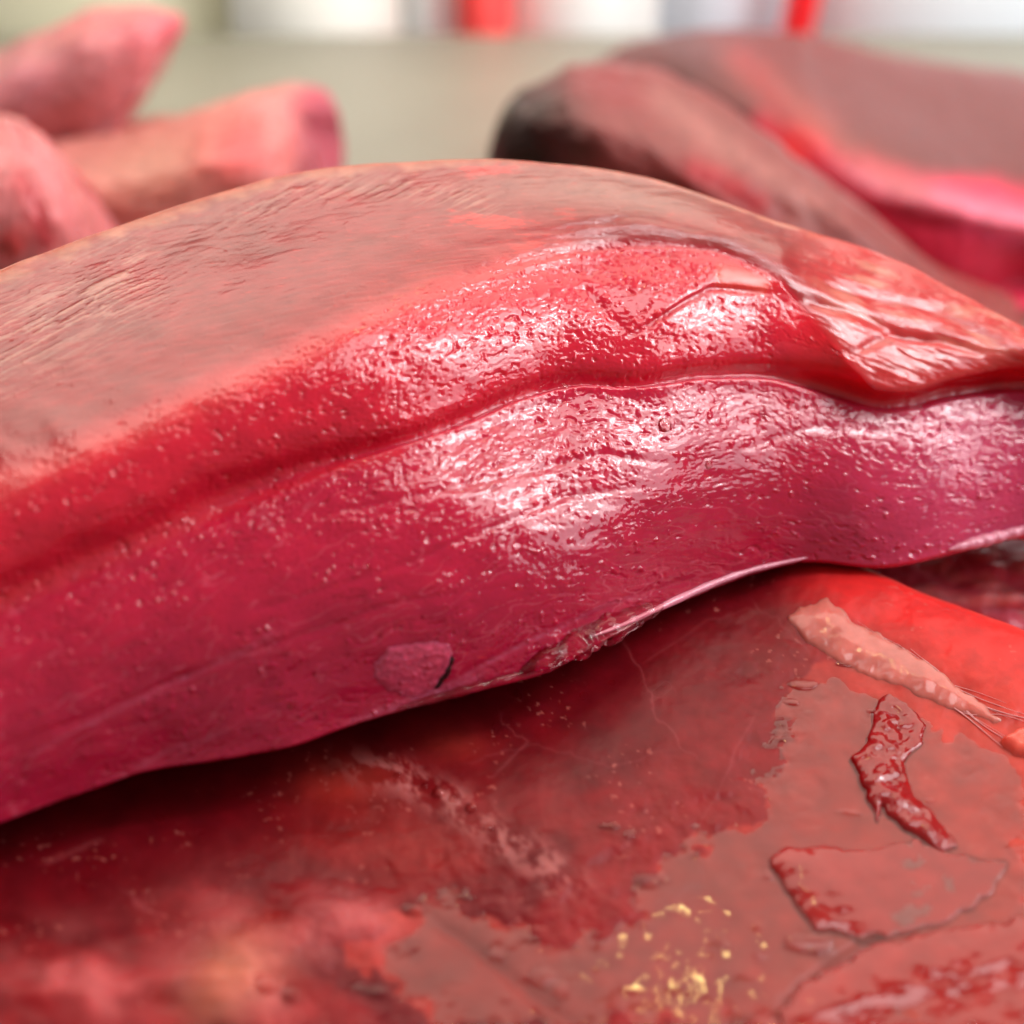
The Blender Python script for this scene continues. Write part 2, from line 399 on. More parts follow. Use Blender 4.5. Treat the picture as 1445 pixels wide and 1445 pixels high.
# colours of the flesh, with some sheen painted in ---------------------------------------------------
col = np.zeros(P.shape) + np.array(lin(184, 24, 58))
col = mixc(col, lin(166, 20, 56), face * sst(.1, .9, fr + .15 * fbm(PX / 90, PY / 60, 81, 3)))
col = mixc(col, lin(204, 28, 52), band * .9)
col = mixc(col, lin(196, 62, 100), face * sst(1080, 1380, PX) * .8)
col = mixc(col, lin(160, 42, 42), topm * .95)
col = mixc(col, lin(140, 50, 44), topm * sst(-.2, .9, fbm(PX / 190, PY / 60, 91, 3) + .3) * sst(1.0, .5, RG) * .7)
col = mixc(col, lin(196, 120, 92), topm * sst(.08, .0, RG + .04 * fbm(PX / 40, PY / 20, 92, 3)) * .8)
col = mixc(col, lin(150, 100, 88), blob(PX, PY, 870, 270, 190, 40, 8) * topm * .8)
red = np.maximum.reduce([blob(PX, PY, 690, 240, 45, 9, -4), blob(PX, PY, 690, 311, 60, 10, 2), blob(PX, PY, 745, 345, 35, 16, -14) * .7, blob(PX, PY, 800, 300, 26, 8, 0) * .6])
col = mixc(col, lin(220, 52, 48), sst(.25, .9, red + .5 * fbm(PX / 24, PY / 5, 93, 3)) * .8)
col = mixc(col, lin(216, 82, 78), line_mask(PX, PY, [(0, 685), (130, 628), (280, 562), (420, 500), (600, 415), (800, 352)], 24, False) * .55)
col = mixc(col, lin(236, 92, 70), line_mask(PX, PY, [(1000, 392), (1050, 396), (1090, 406)], 13) * .9)
col = mixc(col, lin(222, 60, 50), line_mask(PX, PY, [(-60, 880), (130, 800), (300, 724), (460, 662), (560, 640)], 10, False) * .25)
col = mixc(col, lin(226, 30, 44), sst(1060, 1180, PX) * band * .9)
sh = sst(1110, 1190, PX) * (1 - sst(.93, 1.03, RG))
col = mixc(col, lin(196, 58, 58), sh * .85)
col = mixc(col, lin(214, 150, 128), sh * sst(.0, .6, fbm((PX + PY) / 130, (PY - .4 * PX) / 24, 95, 4)) * sst(.95, .2, RG) * .55)
col *= (1 + topm * .12 * np.clip(topfib, -1, 1))[..., None]
col = mixc(col, lin(214, 166, 146), slick * sst(-.15, .6, sfib) * .5)  # pale fibres, plus the bright reflection on their ridges painted in
veins = np.abs(fbm(wx / 150, wv / 42, 97, 3))
col = mixc(col, lin(214, 110, 130), sst(.05, .0, veins) * .22 * face)
for c, w, k in (([(560, 1005), (700, 930), (860, 850), (930, 838)], 4, .5), ([(10, 1080), (150, 1010), (330, 925), (420, 880)], 5, .35), ([(480, 1025), (600, 985), (700, 945)], 6, .6), ([(180, 1088), (240, 1060), (330, 1030)], 5, .4)):
    col = mixc(col, lin(190, 96, 124), line_mask(PX, PY, c, w) * k * .7 * (.6 + .8 * np.clip(fbm(PX / 18, PY / 9, 98, 2), 0, 1)))
rough = .065 + .13 * topm + .04 * fbm(PX / 60, PY / 60, 99, 2)
rough = np.where(smooth > .4, .3, rough)
aux = np.stack([rough, np.clip(.6 * face + .6 * band + .8 * topm, 0, 1) * (1 - .8 * smooth), 0 * rough], -1)

# close the body: a rounded back and an underside that rests on the lower piece
P0, P3 = P[0], P[-1]
tan0 = P[0] - P[6]; tan0 /= np.linalg.norm(tan0, axis=-1, keepdims=True)
offb = np.interp(cols, [900, 1300], [.085, .03])
hk = np.clip((P0[:, 2] - .03) / .06, .15, 1.0)[:, None]
backlow = P0 + np.stack([.3 * np.interp(cols, [900, 1300], [0, .03]), offb, .030 - P0[:, 2]], -1)
def herm(A, B, ta, tb, n):
    s = np.linspace(0, 1, n + 2)[1:-1][:, None, None]
    return (2*s**3-3*s**2+1)*A + (s**3-2*s**2+s)*ta + (-2*s**3+3*s**2)*B + (s**3-s**2)*tb
one = np.ones((len(P0), 1))
back = herm(backlow, P0, hk * np.array([0, .04, .08]), -(tan0 * .03 + np.array([0, 0, -.03])) * hk, 60)
tan3 = P[-1] - P[-8]; tan3 /= np.linalg.norm(tan3, axis=-1, keepdims=True)
under = herm(P3, backlow, tan3 * .02 + np.array([0, .015, -.006]), one * np.array([0, .07, 0]), 46)
full = np.concatenate([back, P, under, backlow[None]], 0)          # rows x cols, closed in rows
pad = lambda a, n, m: np.concatenate([np.repeat(a[:1], n, 0), a, np.repeat(a[-1:], m, 0)], 0)
colF, auxF = pad(col, 60, 47), pad(aux, 60, 47)
ctr = full.mean(0)
sl, sr = cols < -150, cols > 1600
k = np.ones(len(cols)); k[sl] = np.sqrt(np.clip(1 - ((-150 - cols[sl]) / 251) ** 2, 0, 1)); k[sr] = np.sqrt(np.clip(1 - ((cols[sr] - 1600) / 251) ** 2, 0, 1))
full = ctr + (full - ctr) * k[None, :, None]
R_, C_ = full.shape[:2]
Fq = grid_faces(C_, R_, True)
main = thing('meat_cut', 'large raw red cut with wet glistening side, lying on top in the middle', 'meat')
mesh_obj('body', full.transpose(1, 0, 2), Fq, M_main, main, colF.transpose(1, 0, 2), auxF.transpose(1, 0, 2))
SURF = dict(P=P, PX=PX, PY=PY, N=Nn)
def on_face(px, py):
    j = int(np.argmin(abs(cols - px))); i = int(np.argmin(abs(PY[:, j] - py)))
    return P[i, j], Nn[i, j]

# details that belong to the large cut
def bead(name, parent, p, n, r, flat, mat, seed=0, el=1.0):
    p, n = np.array(p, float), np.array(n, float); n /= np.linalg.norm(n)
    a = np.cross(n, [0, 0.3, 1]); a /= np.linalg.norm(a); b = np.cross(n, a)
    th = np.linspace(0, 2 * np.pi, 20, endpoint=False); ph = np.linspace(0.02, np.pi / 2 * 1.25, 9)
    rr = r * (1 + .12 * perlin(np.cos(th) * 1.5 + seed, np.sin(th) * 1.5, seed))
    V = p + (a * (np.cos(th) * rr * el)[None, :, None] + b * (np.sin(th) * rr)[None, :, None]) * np.sin(ph)[:, None, None] + n * (r * flat * np.cos(ph))[:, None, None]
    return mesh_obj(name, V, grid_faces(9, 20, True), mat, parent)
p, n = on_face(938, 600); bead('droplet', main, p, n, .0012, .5, M_drop, 3)
for i, (x, y, r) in enumerate([(797, 545, .0008), (1000, 655, .0007), (412, 995, .0005), (386, 1062, .0004), (520, 800, .0004), (860, 560, .0005)]):
    p, n = on_face(x, y); bead('droplet', main, p, n, r, .5, M_drop, i)
# oval pale patch with a dark slit beside it
def surf_patch(name, parent, poly, thick, r, colr, rough_, mat, seed=0, cap=None, step=1.7):
    """a thin raised piece lying on the front cut, shaped by an outline on its surface"""
    xs = [q[0] for q in poly]; ys = [q[1] for q in poly]
    sel_c = np.where((cols > min(xs) - 8) & (cols < max(xs) + 8))[0]
    j0, j1 = sel_c[0], sel_c[-1] + 1
    sub = (PY[:, j0:j1] > min(ys) - 8) & (PY[:, j0:j1] < max(ys) + 8)
    ii = np.where(sub.any(1))[0]; i0, i1 = ii[0], ii[-1] + 1
    x, y = PX[i0:i1, j0:j1], PY[i0:i1, j0:j1]
    sd = poly_sd(x, y, poly) + 2.5 * fbm(x / 14, y / 14, seed, 3)
    h = np.where(sd > 0, thick * (1 - np.exp(-np.maximum(sd, 0) / r)), sd * .00006)
    V = P[i0:i1, j0:j1] + Nn[i0:i1, j0:j1] * (h + .00004 * fbm(x / 6, y / 6, seed + 1, 2) * (sd > 0))[..., None]
    c = np.zeros(V.shape) + np.array(colr); c *= (1 + .25 * fbm(x / 9, y / 9, seed + 2, 3))[..., None]
    a = np.zeros(V.shape) + np.array([rough_, .8, 0])
    return mesh_obj(name, V, grid_faces(*V.shape[:2]), mat, parent, c, a, keep=(sd > -2).ravel())
surf_patch('membrane_patch', main, [(530, 935), (548, 914), (590, 905), (630, 907), (640, 920), (632, 950), (612, 975), (580, 985), (545, 972), (528, 955)], .00035, 8, lin(190, 64, 92), .12, M_main, 5)
surf_patch('dark_clot', main, [(637, 922), (640, 935), (634, 955), (622, 970), (613, 972), (618, 955), (628, 938)], .0003, 4, lin(40, 8, 12), .15, M_main, 7)
# wet pale rims along the lower edge
def rim(name, pts, rad, mat, lift=.0004, flat=1.0, seed=0):
    xs = np.linspace(pts[0][0], pts[-1][0], 60); ys = curve(pts)(xs)
    q = []
    for x, y in zip(xs, ys):
        p, n = on_face(x, y); q.append(p + n * lift)
    q = np.array(q)
    for _ in range(30): q[1:-1] = (q[:-2] + 2 * q[1:-1] + q[2:]) / 4
    s = np.linspace(0, 1, 60); r = rad * np.clip(np.sin(np.pi * s) ** .5, .05, 1) * (1 + .35 * perlin(s * 9, s * 0 + seed, seed))
    V, F = tube(q, r, 14, .1, flat, seed); return mesh_obj(name, V, F, mat, main)
rim('edge_strip', [(835, 838 + 60), (900, 872), (1000, 826), (1080, 799), (1140, 787)], .0006, M_rim, .0001, 1, 3)
rim('edge_strip', [(1335, 776), (1390, 762), (1470, 742)], .0011, M_rim, .0003, 1, 4)
rim('juice_bead', [(735, 948), (800, 915), (870, 880), (935, 852)], .0027, M_drop, .0002, .8, 6)
rim('juice_bead', [(560, 1000), (640, 978), (740, 948)], .0008, M_drop, .0002, .8, 8)

# ------------------------------------------------------------------ the piece underneath
ZB, TILT, PIV = .0285, .105, .165
def at_b(px, py):                       # point on the gently sloping top of the lower piece
    q = ray(px, py)
    return np.array([0, 0, CAM_Z]) + q * ((CAM_Z - ZB + PIV * TILT) / (TILT * q[..., 1] - q[..., 2]))[..., None]
bx = np.concatenate([np.linspace(-500, -40, 46, endpoint=False), np.arange(-40, 1490, 2.1), np.linspace(1491, 1950, 46)])
by = np.concatenate([np.linspace(560, 760, 40, endpoint=False), np.arange(760, 1480, 2.1), np.linspace(1481, 2050, 50)])
BX, BY = np.meshgrid(bx, by)
B = at_b(BX, BY)
edge = curve([(-500, 500), (700, 560), (1000, 690), (1100, 768), (1150, 786), (1210, 800), (1300, 838), (1445, 893), (1600, 960), (1950, 1080)])
be = BY - edge(BX)                      # distance inside the far right edge
film_poly = [(1105, 985), (1160, 930), (1245, 912), (1300, 985), (1380, 1030), (1450, 1060), (1460, 1450), (620, 1450), (560, 1400), (470, 1330), (560, 1290), (640, 1260), (760, 1330), (900, 1300), (890, 1240), (960, 1190),
             (1060, 1160), (1095, 1080)]
ragged = 30 * fbm(BX / 60, BY / 45, 201, 4, .5)
fsd = poly_sd(BX, BY, film_poly) + ragged
hb = .35 * fbm(BX / 220, BY / 160, 211, 3)
wbx, wby = BX + 14 * fbm(BX / 100, BY / 100, 214, 2), BY + 14 * fbm(BX / 100, BY / 100, 215, 2)
bn = fbm(wbx / 46, wby / 32, 221, 3, .5)
fines = fbm(BX / 9, BY / 7, 231, 3, .55)
hfilm = .32 * np.clip(-fsd / 60, -1.2, 1.0)            # hollow where the juice collects
hb = hb * .4 + hfilm + bn * (.035 + .02 * np.exp(-(fsd / 40) ** 2)) + fines * .003
hb += 2.0 * np.exp(-((be - 60) / 80) ** 2) * sst(1000, 1180, BX)                 # raised far edge
hb += .28 * (1 + .8 * fbm(BX / 50, BY / 50, 244, 2)) * line_mask(BX, BY, [(480, 1085), (560, 1110), (640, 1140), (700, 1185), (780, 1235), (830, 1265)], 26)
hb -= .8 * line_mask(BX, BY, [(1085, 1445), (1150, 1380), (1250, 1310), (1330, 1280)], 10)
hb -= .6 * line_mask(BX, BY, [(600, 1290), (680, 1340), (750, 1400), (830, 1450)], 9)
lump = np.clip(blob(BX, BY, 110, 1400, 130, 70) + blob(BX, BY, 340, 1370, 90, 90, -30) + blob(BX, BY, 480, 1310, 80, 45), 0, 1)
hb += lump * (.8 + .5 * fbm(BX / 80, BY / 60, 241, 2))
hb += .8 * sst(20, -200, fsd)
rim_drop = np.where(be < 30, -((30 - be) / 30) ** 2 * 1.6, 0); rim_drop = np.maximum(rim_drop, -26)
hb += rim_drop
B[..., 2] += hb * .001
B[..., 2] = np.maximum(B[..., 2], .002)
rho = np.sqrt(((B[..., 0] - .02) / .155) ** 2 + ((B[..., 1] - .165) / .115) ** 2) + .03 * fbm(B[..., 0] * 30, B[..., 1] * 30, 299, 2)
B[..., 2] = .001 + (B[..., 2] - .001) * np.sqrt(np.clip(1 - ((np.clip(rho, .9, 1.02) - .9) / .12) ** 2, 0, 1))      # rounded outline, down to the counter
cb = np.zeros(B.shape) + np.array(lin(134, 16, 22))
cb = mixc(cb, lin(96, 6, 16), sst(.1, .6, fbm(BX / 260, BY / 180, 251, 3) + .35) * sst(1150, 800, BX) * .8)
cb = mixc(cb, lin(100, 7, 17), sst(360, 40, BY - T3(BX)) * sst(1230, 1000, BX) * .85)  # darker along the large cut's lower edge, its shadow put into the colour
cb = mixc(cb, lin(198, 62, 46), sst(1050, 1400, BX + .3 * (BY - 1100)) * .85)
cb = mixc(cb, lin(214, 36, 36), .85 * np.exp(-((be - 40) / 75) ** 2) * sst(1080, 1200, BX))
cb = mixc(cb, lin(170, 50, 40), np.clip(blob(BX, BY, 490, 1110, 70, 34) + blob(BX, BY, 640, 1060, 50, 24) * .6 + blob(BX, BY, 580, 1200, 160, 60) * .4, 0, 1) * .7)
cb = mixc(cb, lin(190, 60, 50), sst(-4, 12, fsd) * .65)
sinew_m = line_mask(BX, BY, [(470, 1080), (560, 1105), (640, 1140), (700, 1185), (780, 1235), (840, 1270)], 22) * sst(-.3, .5, fbm((BX + BY) / 46, (BX - BY) / 30, 261, 4, .6))
cb = mixc(cb, lin(190, 112, 108), sinew_m * .7)
fatm = np.clip(lump * 1.3, 0, 1) * sst(-.7, .9, fbm(BX / 110, BY / 80, 271, 2, .3))
cb = mixc(cb, lin(212, 100, 100), fatm * .65)
cb = mixc(cb, lin(206, 124, 96), blob(BX, BY, 330, 1390, 70, 50, -40) * .6)
threads = [([(860, 870), (900, 960), (935, 1030), (990, 1090)], 3, .35), ([(1070, 1000), (1040, 1060), (1010, 1130), (960, 1200)], 3, .3),
           ([(700, 1010), (740, 1060), (690, 1110)], 3, .35), ([(640, 1090), (760, 1060), (860, 1090), (960, 1060)], 3, .2), ([(850, 1320), (960, 1250), (1060, 1290), (1130, 1270)], 4, .3),
           ([(170, 1265), (230, 1300), (290, 1345)], 4, .5), ([(60, 1225), (110, 1205), (150, 1195)], 7, .4), ([(1060, 850), (1110, 900), (1150, 930)], 4, .3), ([(1090, 860), (1000, 880), (900, 950)], 3, .2),
           ([(960, 1330), (980, 1260), (1000, 1200)], 3, .3), ([(1040, 1110), (1100, 1130), (1180, 1150)], 4, .25)]
for c, w, k_ in threads:
    wob = 6 * fbm(BX / 40, BY / 40, 281, 3)
    cb = mixc(cb, lin(150, 62, 66), line_mask(BX + wob, BY - wob, c, w * .6) * k_ * .9)
flecks = sst(.55, .75, fbm(BX / 13, BY / 9, 291, 2)) * sst(.1, .4, fbm(BX / 120, BY / 90, 292, 2))
cb = mixc(cb, lin(200, 110, 100), flecks * .35)
cb *= (1 + .16 * fbm(BX / 50, BY / 36, 295, 4))[..., None]
ab = np.stack([np.clip(.34 + .08 * fbm(BX / 50, BY / 50, 296, 2), .1, .6), .7 + 0 * BX, 0 * BX], -1)
low_piece = thing('meat_cut', 'dark red juice-covered piece in the foreground beneath the large cut', 'meat')
Vb = B; Fb = grid_faces(*BX.shape)
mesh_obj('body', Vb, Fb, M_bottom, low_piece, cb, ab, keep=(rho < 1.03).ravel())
# underside and sides of the lower piece
def hb_at(px, py):
    j = np.clip(np.searchsorted(bx, px), 0, len(bx) - 1); i = np.clip(np.searchsorted(by, py), 0, len(by) - 1)
    return B[i, j, 2]
Bs = B[..., 2].copy()
for _ax in (0, 1):
    _k = 9; _Q = np.concatenate([np.repeat(Bs.take([0], _ax), _k, _ax), Bs, np.repeat(Bs.take([-1], _ax), _k, _ax)], _ax)
    Bs = sum(_Q.take(range(q, q + Bs.shape[_ax]), _ax) for q in range(2 * _k + 1)) / (2 * _k + 1)
def hs_at(px, py):                      # smoothed height, interpolated
    u = np.clip(np.interp(px, bx, np.arange(len(bx))), 0, len(bx) - 1.001); v = np.clip(np.interp(py, by, np.arange(len(by))), 0, len(by) - 1.001)
    j = u.astype(int); i = v.astype(int); u = u - j; v = v - i
    return (Bs[i, j] * (1 - u) + Bs[i, j + 1] * u) * (1 - v) + (Bs[i + 1, j] * (1 - u) + Bs[i + 1, j + 1] * u) * v
# the film of juice lying in the hollow
fx = np.arange(420, 1560, 3.0); fy = np.arange(890, 1500, 3.0)
FX, FY = np.meshgrid(fx, fy)
FP = at_b(FX, FY)
fsdF = poly_sd(FX, FY, film_poly) + 30 * fbm(FX / 60, FY / 45, 201, 4, .5)
FP[..., 2] += .00006 * fbm(FX / 60, FY / 40, 301, 3) + .00015 * fbm(FX / 15, FY / 10, 303, 2) * (1.3 * np.exp(-(fsdF / 12) ** 2) + .40 * sst(.2, .6, fbm(FX / 60, FY / 50, 305, 2)))
f_in = (poly_sd(FX, FY, film_poly) > -70)
FP[..., 2] -= .0012 * sst(-25, -70, poly_sd(FX, FY, film_poly))
mesh_obj('juice_film', FP, grid_faces(*FX.shape), M_juice, low_piece, keep=f_in.ravel())

def low_patch(name, parent, poly, thick, r, colr, rough_, mat, seed=0, wob=3.0, tex=.0002, slope=None, step=1.8, mod=None):
    xs = [q[0] for q in poly]; ys = [q[1] for q in poly]
    x, y = np.meshgrid(np.arange(min(xs) - 14, max(xs) + 14, step), np.arange(min(ys) - 14, max(ys) + 14, step))
    sd = poly_sd(x, y, poly) + wob * 1.3 * fbm(x / 26, y / 22, seed, 2, .4)
    Q = at_b(x, y); base = Q[..., 2].copy() if slope is None else np.maximum(hs_at(x, y), Q[..., 2])
    h = np.where(sd > 0, thick * np.sqrt(1 - (1 - np.clip(sd / r, 0, 1)) ** 2), sd * .0002)
    if mod is not None: h = np.where(sd > 0, h * mod(x, y), h)
    t = np.clip(sd / 20, 0, 1)
    Q[..., 2] = base + h + t * tex * fbm(x / 34, y / 26, seed + 3, 3, .45)
    c = np.zeros(Q.shape) + np.array(colr); c *= (1 + .12 * fbm(x / 40, y / 30, seed + 5, 3))[..., None]
    a = np.zeros(Q.shape) + np.array([rough_, .6, 0])
    return mesh_obj(name, Q, grid_faces(*x.shape), mat, parent, c, a, keep=(sd > -8).ravel())
low_patch('torn_flap', low_piece, [(1250, 975), (1268, 972), (1285, 995), (1308, 1025), (1300, 1050), (1275, 1075), (1290, 1120), (1330, 1165), (1352, 1195), (1330, 1200), (1280, 1175), (1245, 1140), (1238, 1160), (1222, 1120), (1212, 1090), (1203, 1070), (1225, 1045), (1232, 1005)],
          .0010, 22, lin(140, 16, 18), .10, M_bottom2, 400, 3, .0004, mod=lambda x, y: .35 + .65 * sst(60, -20, x - 1215 - .55 * (y - 1050)))
low_patch('torn_flap', low_piece, [(1085, 1212), (1100, 1198), (1150, 1196), (1230, 1198), (1290, 1185), (1350, 1205), (1420, 1215), (1400, 1260), (1340, 1300), (1250, 1320), (1190, 1318), (1150, 1310), (1130, 1285), (1105, 1250)],
          .0010, 75, lin(146, 30, 27), .07, M_bottom2, 420, 4, .00004, mod=lambda x, y: .05 + .95 * sst(1300, 1110, x + .3 * (y - 1200) + 8 * fbm(x / 44, y / 34, 77, 2)))
low_patch('torn_flap', low_piece, [(1110, 1460), (1100, 1425), (1140, 1385), (1220, 1340), (1330, 1312), (1470, 1290), (1500, 1300), (1500, 1480), (1110, 1480)],
          .0007, 110, lin(150, 32, 28), .07, M_bottom2, 440, 5, .00005, mod=lambda x, y: .2 + .8 * sst(110, 20, poly_sd(x, y, [(1110, 1460), (1100, 1425), (1140, 1385), (1220, 1340), (1330, 1312), (1470, 1290), (1900, 1300), (1900, 1900), (1110, 1900)]) + 8 * fbm(x / 60, y / 44, 78, 2)))
low_patch('fat_strip', low_piece, [(1112, 882), (1125, 868), (1165, 862), (1182, 872), (1200, 890), (1250, 912), (1300, 942), (1350, 978), (1410, 1022), (1400, 1026), (1345, 1003), (1290, 985), (1230, 955), (1180, 938), (1140, 915)],
          .0008, 44, lin(196, 104, 94), .13, M_fat, 460, 3, .00010, slope=1)
low_patch('fat_strip', low_piece, [(1412, 1048), (1430, 1038), (1470, 1035), (1470, 1075), (1430, 1068)], .0013, 10, lin(226, 90, 74), .2, M_fat, 470, 2, .0002, slope=1)
rng0 = np.random.RandomState(11)
def strand(pts, rad, mat=M_sinew, name='sinew_strand', seed=0, parent=low_piece, lift=.0003):
    pts = np.array(pts, float); s = np.linspace(0, 1, 40)
    t = np.concatenate([[0], np.cumsum(np.hypot(*np.diff(pts, axis=0).T))]); t /= t[-1]
    px = curve(np.stack([t, pts[:, 0]], 1))(s) + 5 * perlin(s * 2.3, s * 0 + seed + .4, seed); py = curve(np.stack([t, pts[:, 1]], 1))(s) + 5 * perlin(s * 2.1 + 3, s * 0 + seed + .4, seed + 1)
    q = at_b(px, py); q[:, 2] = np.maximum(hs_at(px, py), q[:, 2]) + lift
    for _ in range(3): q[1:-1] = (q[:-2] + 2 * q[1:-1] + q[2:]) / 4
    V, F = tube(q, rad * np.clip(np.sin(np.pi * np.clip(s, .02, .98)) ** .4, .1, 1), 7, .2, 1, seed)
    return mesh_obj(name, V, F, mat, parent)
for i in range(9):
    a0 = rng0.uniform(-16, 18); a1 = rng0.uniform(-26, 26); x0 = rng0.uniform(1200, 1335); x1 = rng0.uniform(1395, 1475)
    yy = lambda x: np.interp(x, [1190, 1270, 1330, 1400, 1475], [890, 935, 980, 1022, 1055])
    strand([(x0, yy(x0) + a0), ((2 * x0 + x1) / 3, yy((2 * x0 + x1) / 3) + a0 * .8), ((x0 + 2 * x1) / 3, yy((x0 + 2 * x1) / 3) + a1 * .6), (x1, yy(x1) + a1)], rng0.uniform(.00004, .00011), seed=i, lift=.0001)
# small bubbles, and flat juice beads added to catch gold glints
rng = np.random.RandomState(4)
for (x, y, r) in [(620, 1128, .0010), (640, 1136, .0007), (665, 1148, .0008), (600, 1118, .0006), (690, 1175, .0007), (560, 1105, .0005)]:
    q = at_b(x, y); q[2] = hb_at(x, y)
    bead('bubble', low_piece, q, (0, -.1, 1), r, .6, M_drop, int(x))
for (x, y, r, e) in [(1132, 965, .0011, 1.8), (1115, 990, .0006, 2), (1192, 940, .0006, 2.4), (910, 1243, .0010, 1.6), (1142, 1330, .0013, 1.9), (1160, 1338, .0009, 1.5), (1017, 1328, .0007, 1), (574, 1282, .0009, 2),
                  (700, 1345, .0010, 1.2), (768, 1378, .0013, 1.1), (790, 1396, .0010, 1.2), (860, 1172, .0006, 2), (890, 1180, .0006, 1.6), (1265, 1030, .0008, 1.1), (1272, 1104, .0007, 1.2), (1310, 1130, .0005, 1.6),
                  (1232, 1005, .0006, 1.4), (1195, 1145, .0005, 3), (1085, 1235, .0006, 1), (1175, 1420, .0007, 1.6), (370, 1400, .0012, 1.4), (405, 1410, .0010, 1.2), (530, 1400, .0008, 1.4), (505, 1395, .0008, 1.2), (935, 1240, .0006, 1.5), (1075, 1350, .0006, 1.5)]:
    q = at_b(x, y); q[2] = max(hb_at(x, y), q[2])
    bead('juice_bead', low_piece, q, (.10 * rng.randn(), -.14 + .05 * rng.randn(), 1), r * 1.3, .17, M_drop, int(x), e)

# ------------------------------------------------------------------ lofted pieces in the background
def loft_piece(name, label, rings, mat, colf, seed=0, n_s=90, n_t=120, amp=.0005, group=None, roughv=.3):
    """rings: list of closed cross-sections (same count of 3-D control points), lofted smoothly and rounded off at both ends"""
    K = np.array(rings, float)                        # m x k x 3
    m, k = K.shape[:2]
    def cr(A, n, closed):
        L_ = len(A); out = []
        t = np.linspace(0, L_ if closed else L_ - 1, n, endpoint=not closed)
        for tt in t:
            i = int(min(np.floor(tt), L_ - 1 if closed else L_ - 2)); u = tt - i
            g = (lambda q: A[q % L_]) if closed else (lambda q: A[min(max(q, 0), L_ - 1)])
            p0, p1, p2, p3 = g(i - 1), g(i), g(i + 1), g(i + 2)
            out.append(.5 * (2 * p1 + (p2 - p0) * u + (2 * p0 - 5 * p1 + 4 * p2 - p3) * u**2 + (3 * p1 - p0 - 3 * p2 + p3) * u**3))
        return np.array(out)
    G = cr(K, n_s, False)                             # n_s x k x 3
    G = cr(G.transpose(1, 0, 2), n_t, True).transpose(1, 0, 2)
    CAP = .55
    caps0 = [G[0].mean(0) + (G[0] - G[0].mean(0)) * math.sin(a) + (G[0].mean(0) - G[3].mean(0)) / np.linalg.norm(G[0].mean(0) - G[3].mean(0)) * math.cos(a) * CAP * np.linalg.norm(G[0] - G[0].mean(0), axis=1).mean() for a in np.linspace(.05, 1.45, 14)]
    caps1 = [G[-1].mean(0) + (G[-1] - G[-1].mean(0)) * math.sin(a) + (G[-1].mean(0) - G[-4].mean(0)) / np.linalg.norm(G[-1].mean(0) - G[-4].mean(0)) * math.cos(a) * CAP * np.linalg.norm(G[-1] - G[-1].mean(0), axis=1).mean() for a in np.linspace(1.45, .05, 14)]
    G = np.concatenate([caps0, G, caps1])
    s = np.linspace(0, 1, len(G))[:, None] + np.zeros((1, n_t)); t = np.arange(n_t)[None, :] / n_t + np.zeros((len(G), 1))
    nn = grid_normals(G); c0 = G.mean((0, 1))
    nn *= np.sign((nn * (G - G.mean(1, keepdims=True))).sum(-1).mean())
    w = np.sin(np.pi * t)
    G = G + nn * (amp * (fbm(s * 9, np.cos(2 * np.pi * t) * 2 + 7, seed, 3) + .4 * fbm(s * 30, np.sin(2 * np.pi * t) * 5 + 9, seed + 1, 3)))[..., None]
    G[..., 2] = np.maximum(G[..., 2], .0012)
    px, py = project(G)
    c = colf(s, t, px, py); a = np.zeros(c.shape) + np.array([roughv, 1, 0])
    root = thing(name, label, 'meat', group)
    mesh_obj('body', G, grid_faces(len(G), n_t, True), mat, root, c, a)
    return root

def ring_px(px, front, y_front, z_front, back_y, z_back, z_top=None):
    pass
def ring(xf, yf, zf, xb, yb, zb, th, mid=0.0):
    """cross-section: front-bottom, front-top edge, top middle, back-top, back-bottom, bottom middle"""
    return [(xf, yf, 0.001), (xf, yf - .004, zf * .5), (xf, yf + .006, zf), ((xf + xb) / 2, (yf + yb) / 2, (zf + zb) / 2 + mid), (xb, yb - .006, zb), (xb, yb + .004, zb * .5), (xb, yb, .001), ((xf + xb) / 2, (yf + yb) / 2, .001)]

def W3(px, py, y):                      # point on the view ray at a given world distance y
    r = ray(px, py); return np.array([0, 0, CAM_Z]) + r * (y / r[1])
def section(pts, y_back, zb_back=.03, zf=.001):
    """front-to-back control points given as (px, py, y); closed below on the counter"""
    q = [W3(*p) for p in pts]
    first, last = q[0], q[-1]
    return [np.array([first[0], first[1] + .004, zf])] + q + [np.array([last[0] + .01 * (zf < .01), y_back, zb_back]), np.array([last[0] + .005 * (zf < .01), y_back - .02 * (zf < .01), zf])]

# large slab, right background
def col_slab(s, t, px, py):
    c = np.zeros(s.shape + (3,)) + np.array(lin(108, 44, 42))
    n = fbm(px / 90, py / 60, 501, 3)
    c = mixc(c, lin(88, 40, 38), sst(1090, 960, px + 20 * n) * .9)
    lower = sst(-8, 30, py - np.interp(px, [900, 1080, 1150, 1250, 1445, 1700], [220, 155, 182, 220, 262, 305]) + 12 * n)
    c = mixc(c, lin(214, 40, 74), lower)
    c = mixc(c, lin(226, 10, 26), blob(px, py, 1120, 210, 36, 42, 40))
    c = mixc(c, lin(230, 130, 150), line_mask(px, py, [(1150, 235), (1290, 275), (1445, 312), (1700, 370)], 20) * .7)
    c = mixc(c, lin(170, 30, 66), line_mask(px, py, [(1190, 280), (1290, 300), (1445, 345), (1700, 400)], 12) * .8)
    c = mixc(c, lin(150, 80, 72), line_mask(px, py, [(1000, 60), (1100, 130), (1200, 220), (1330, 290)], 24) * .6)
    c = mixc(c, lin(150, 46, 48), line_mask(px, py, [(1030, 60), (1080, 120), (1120, 190)], 20) * .6)
    return c
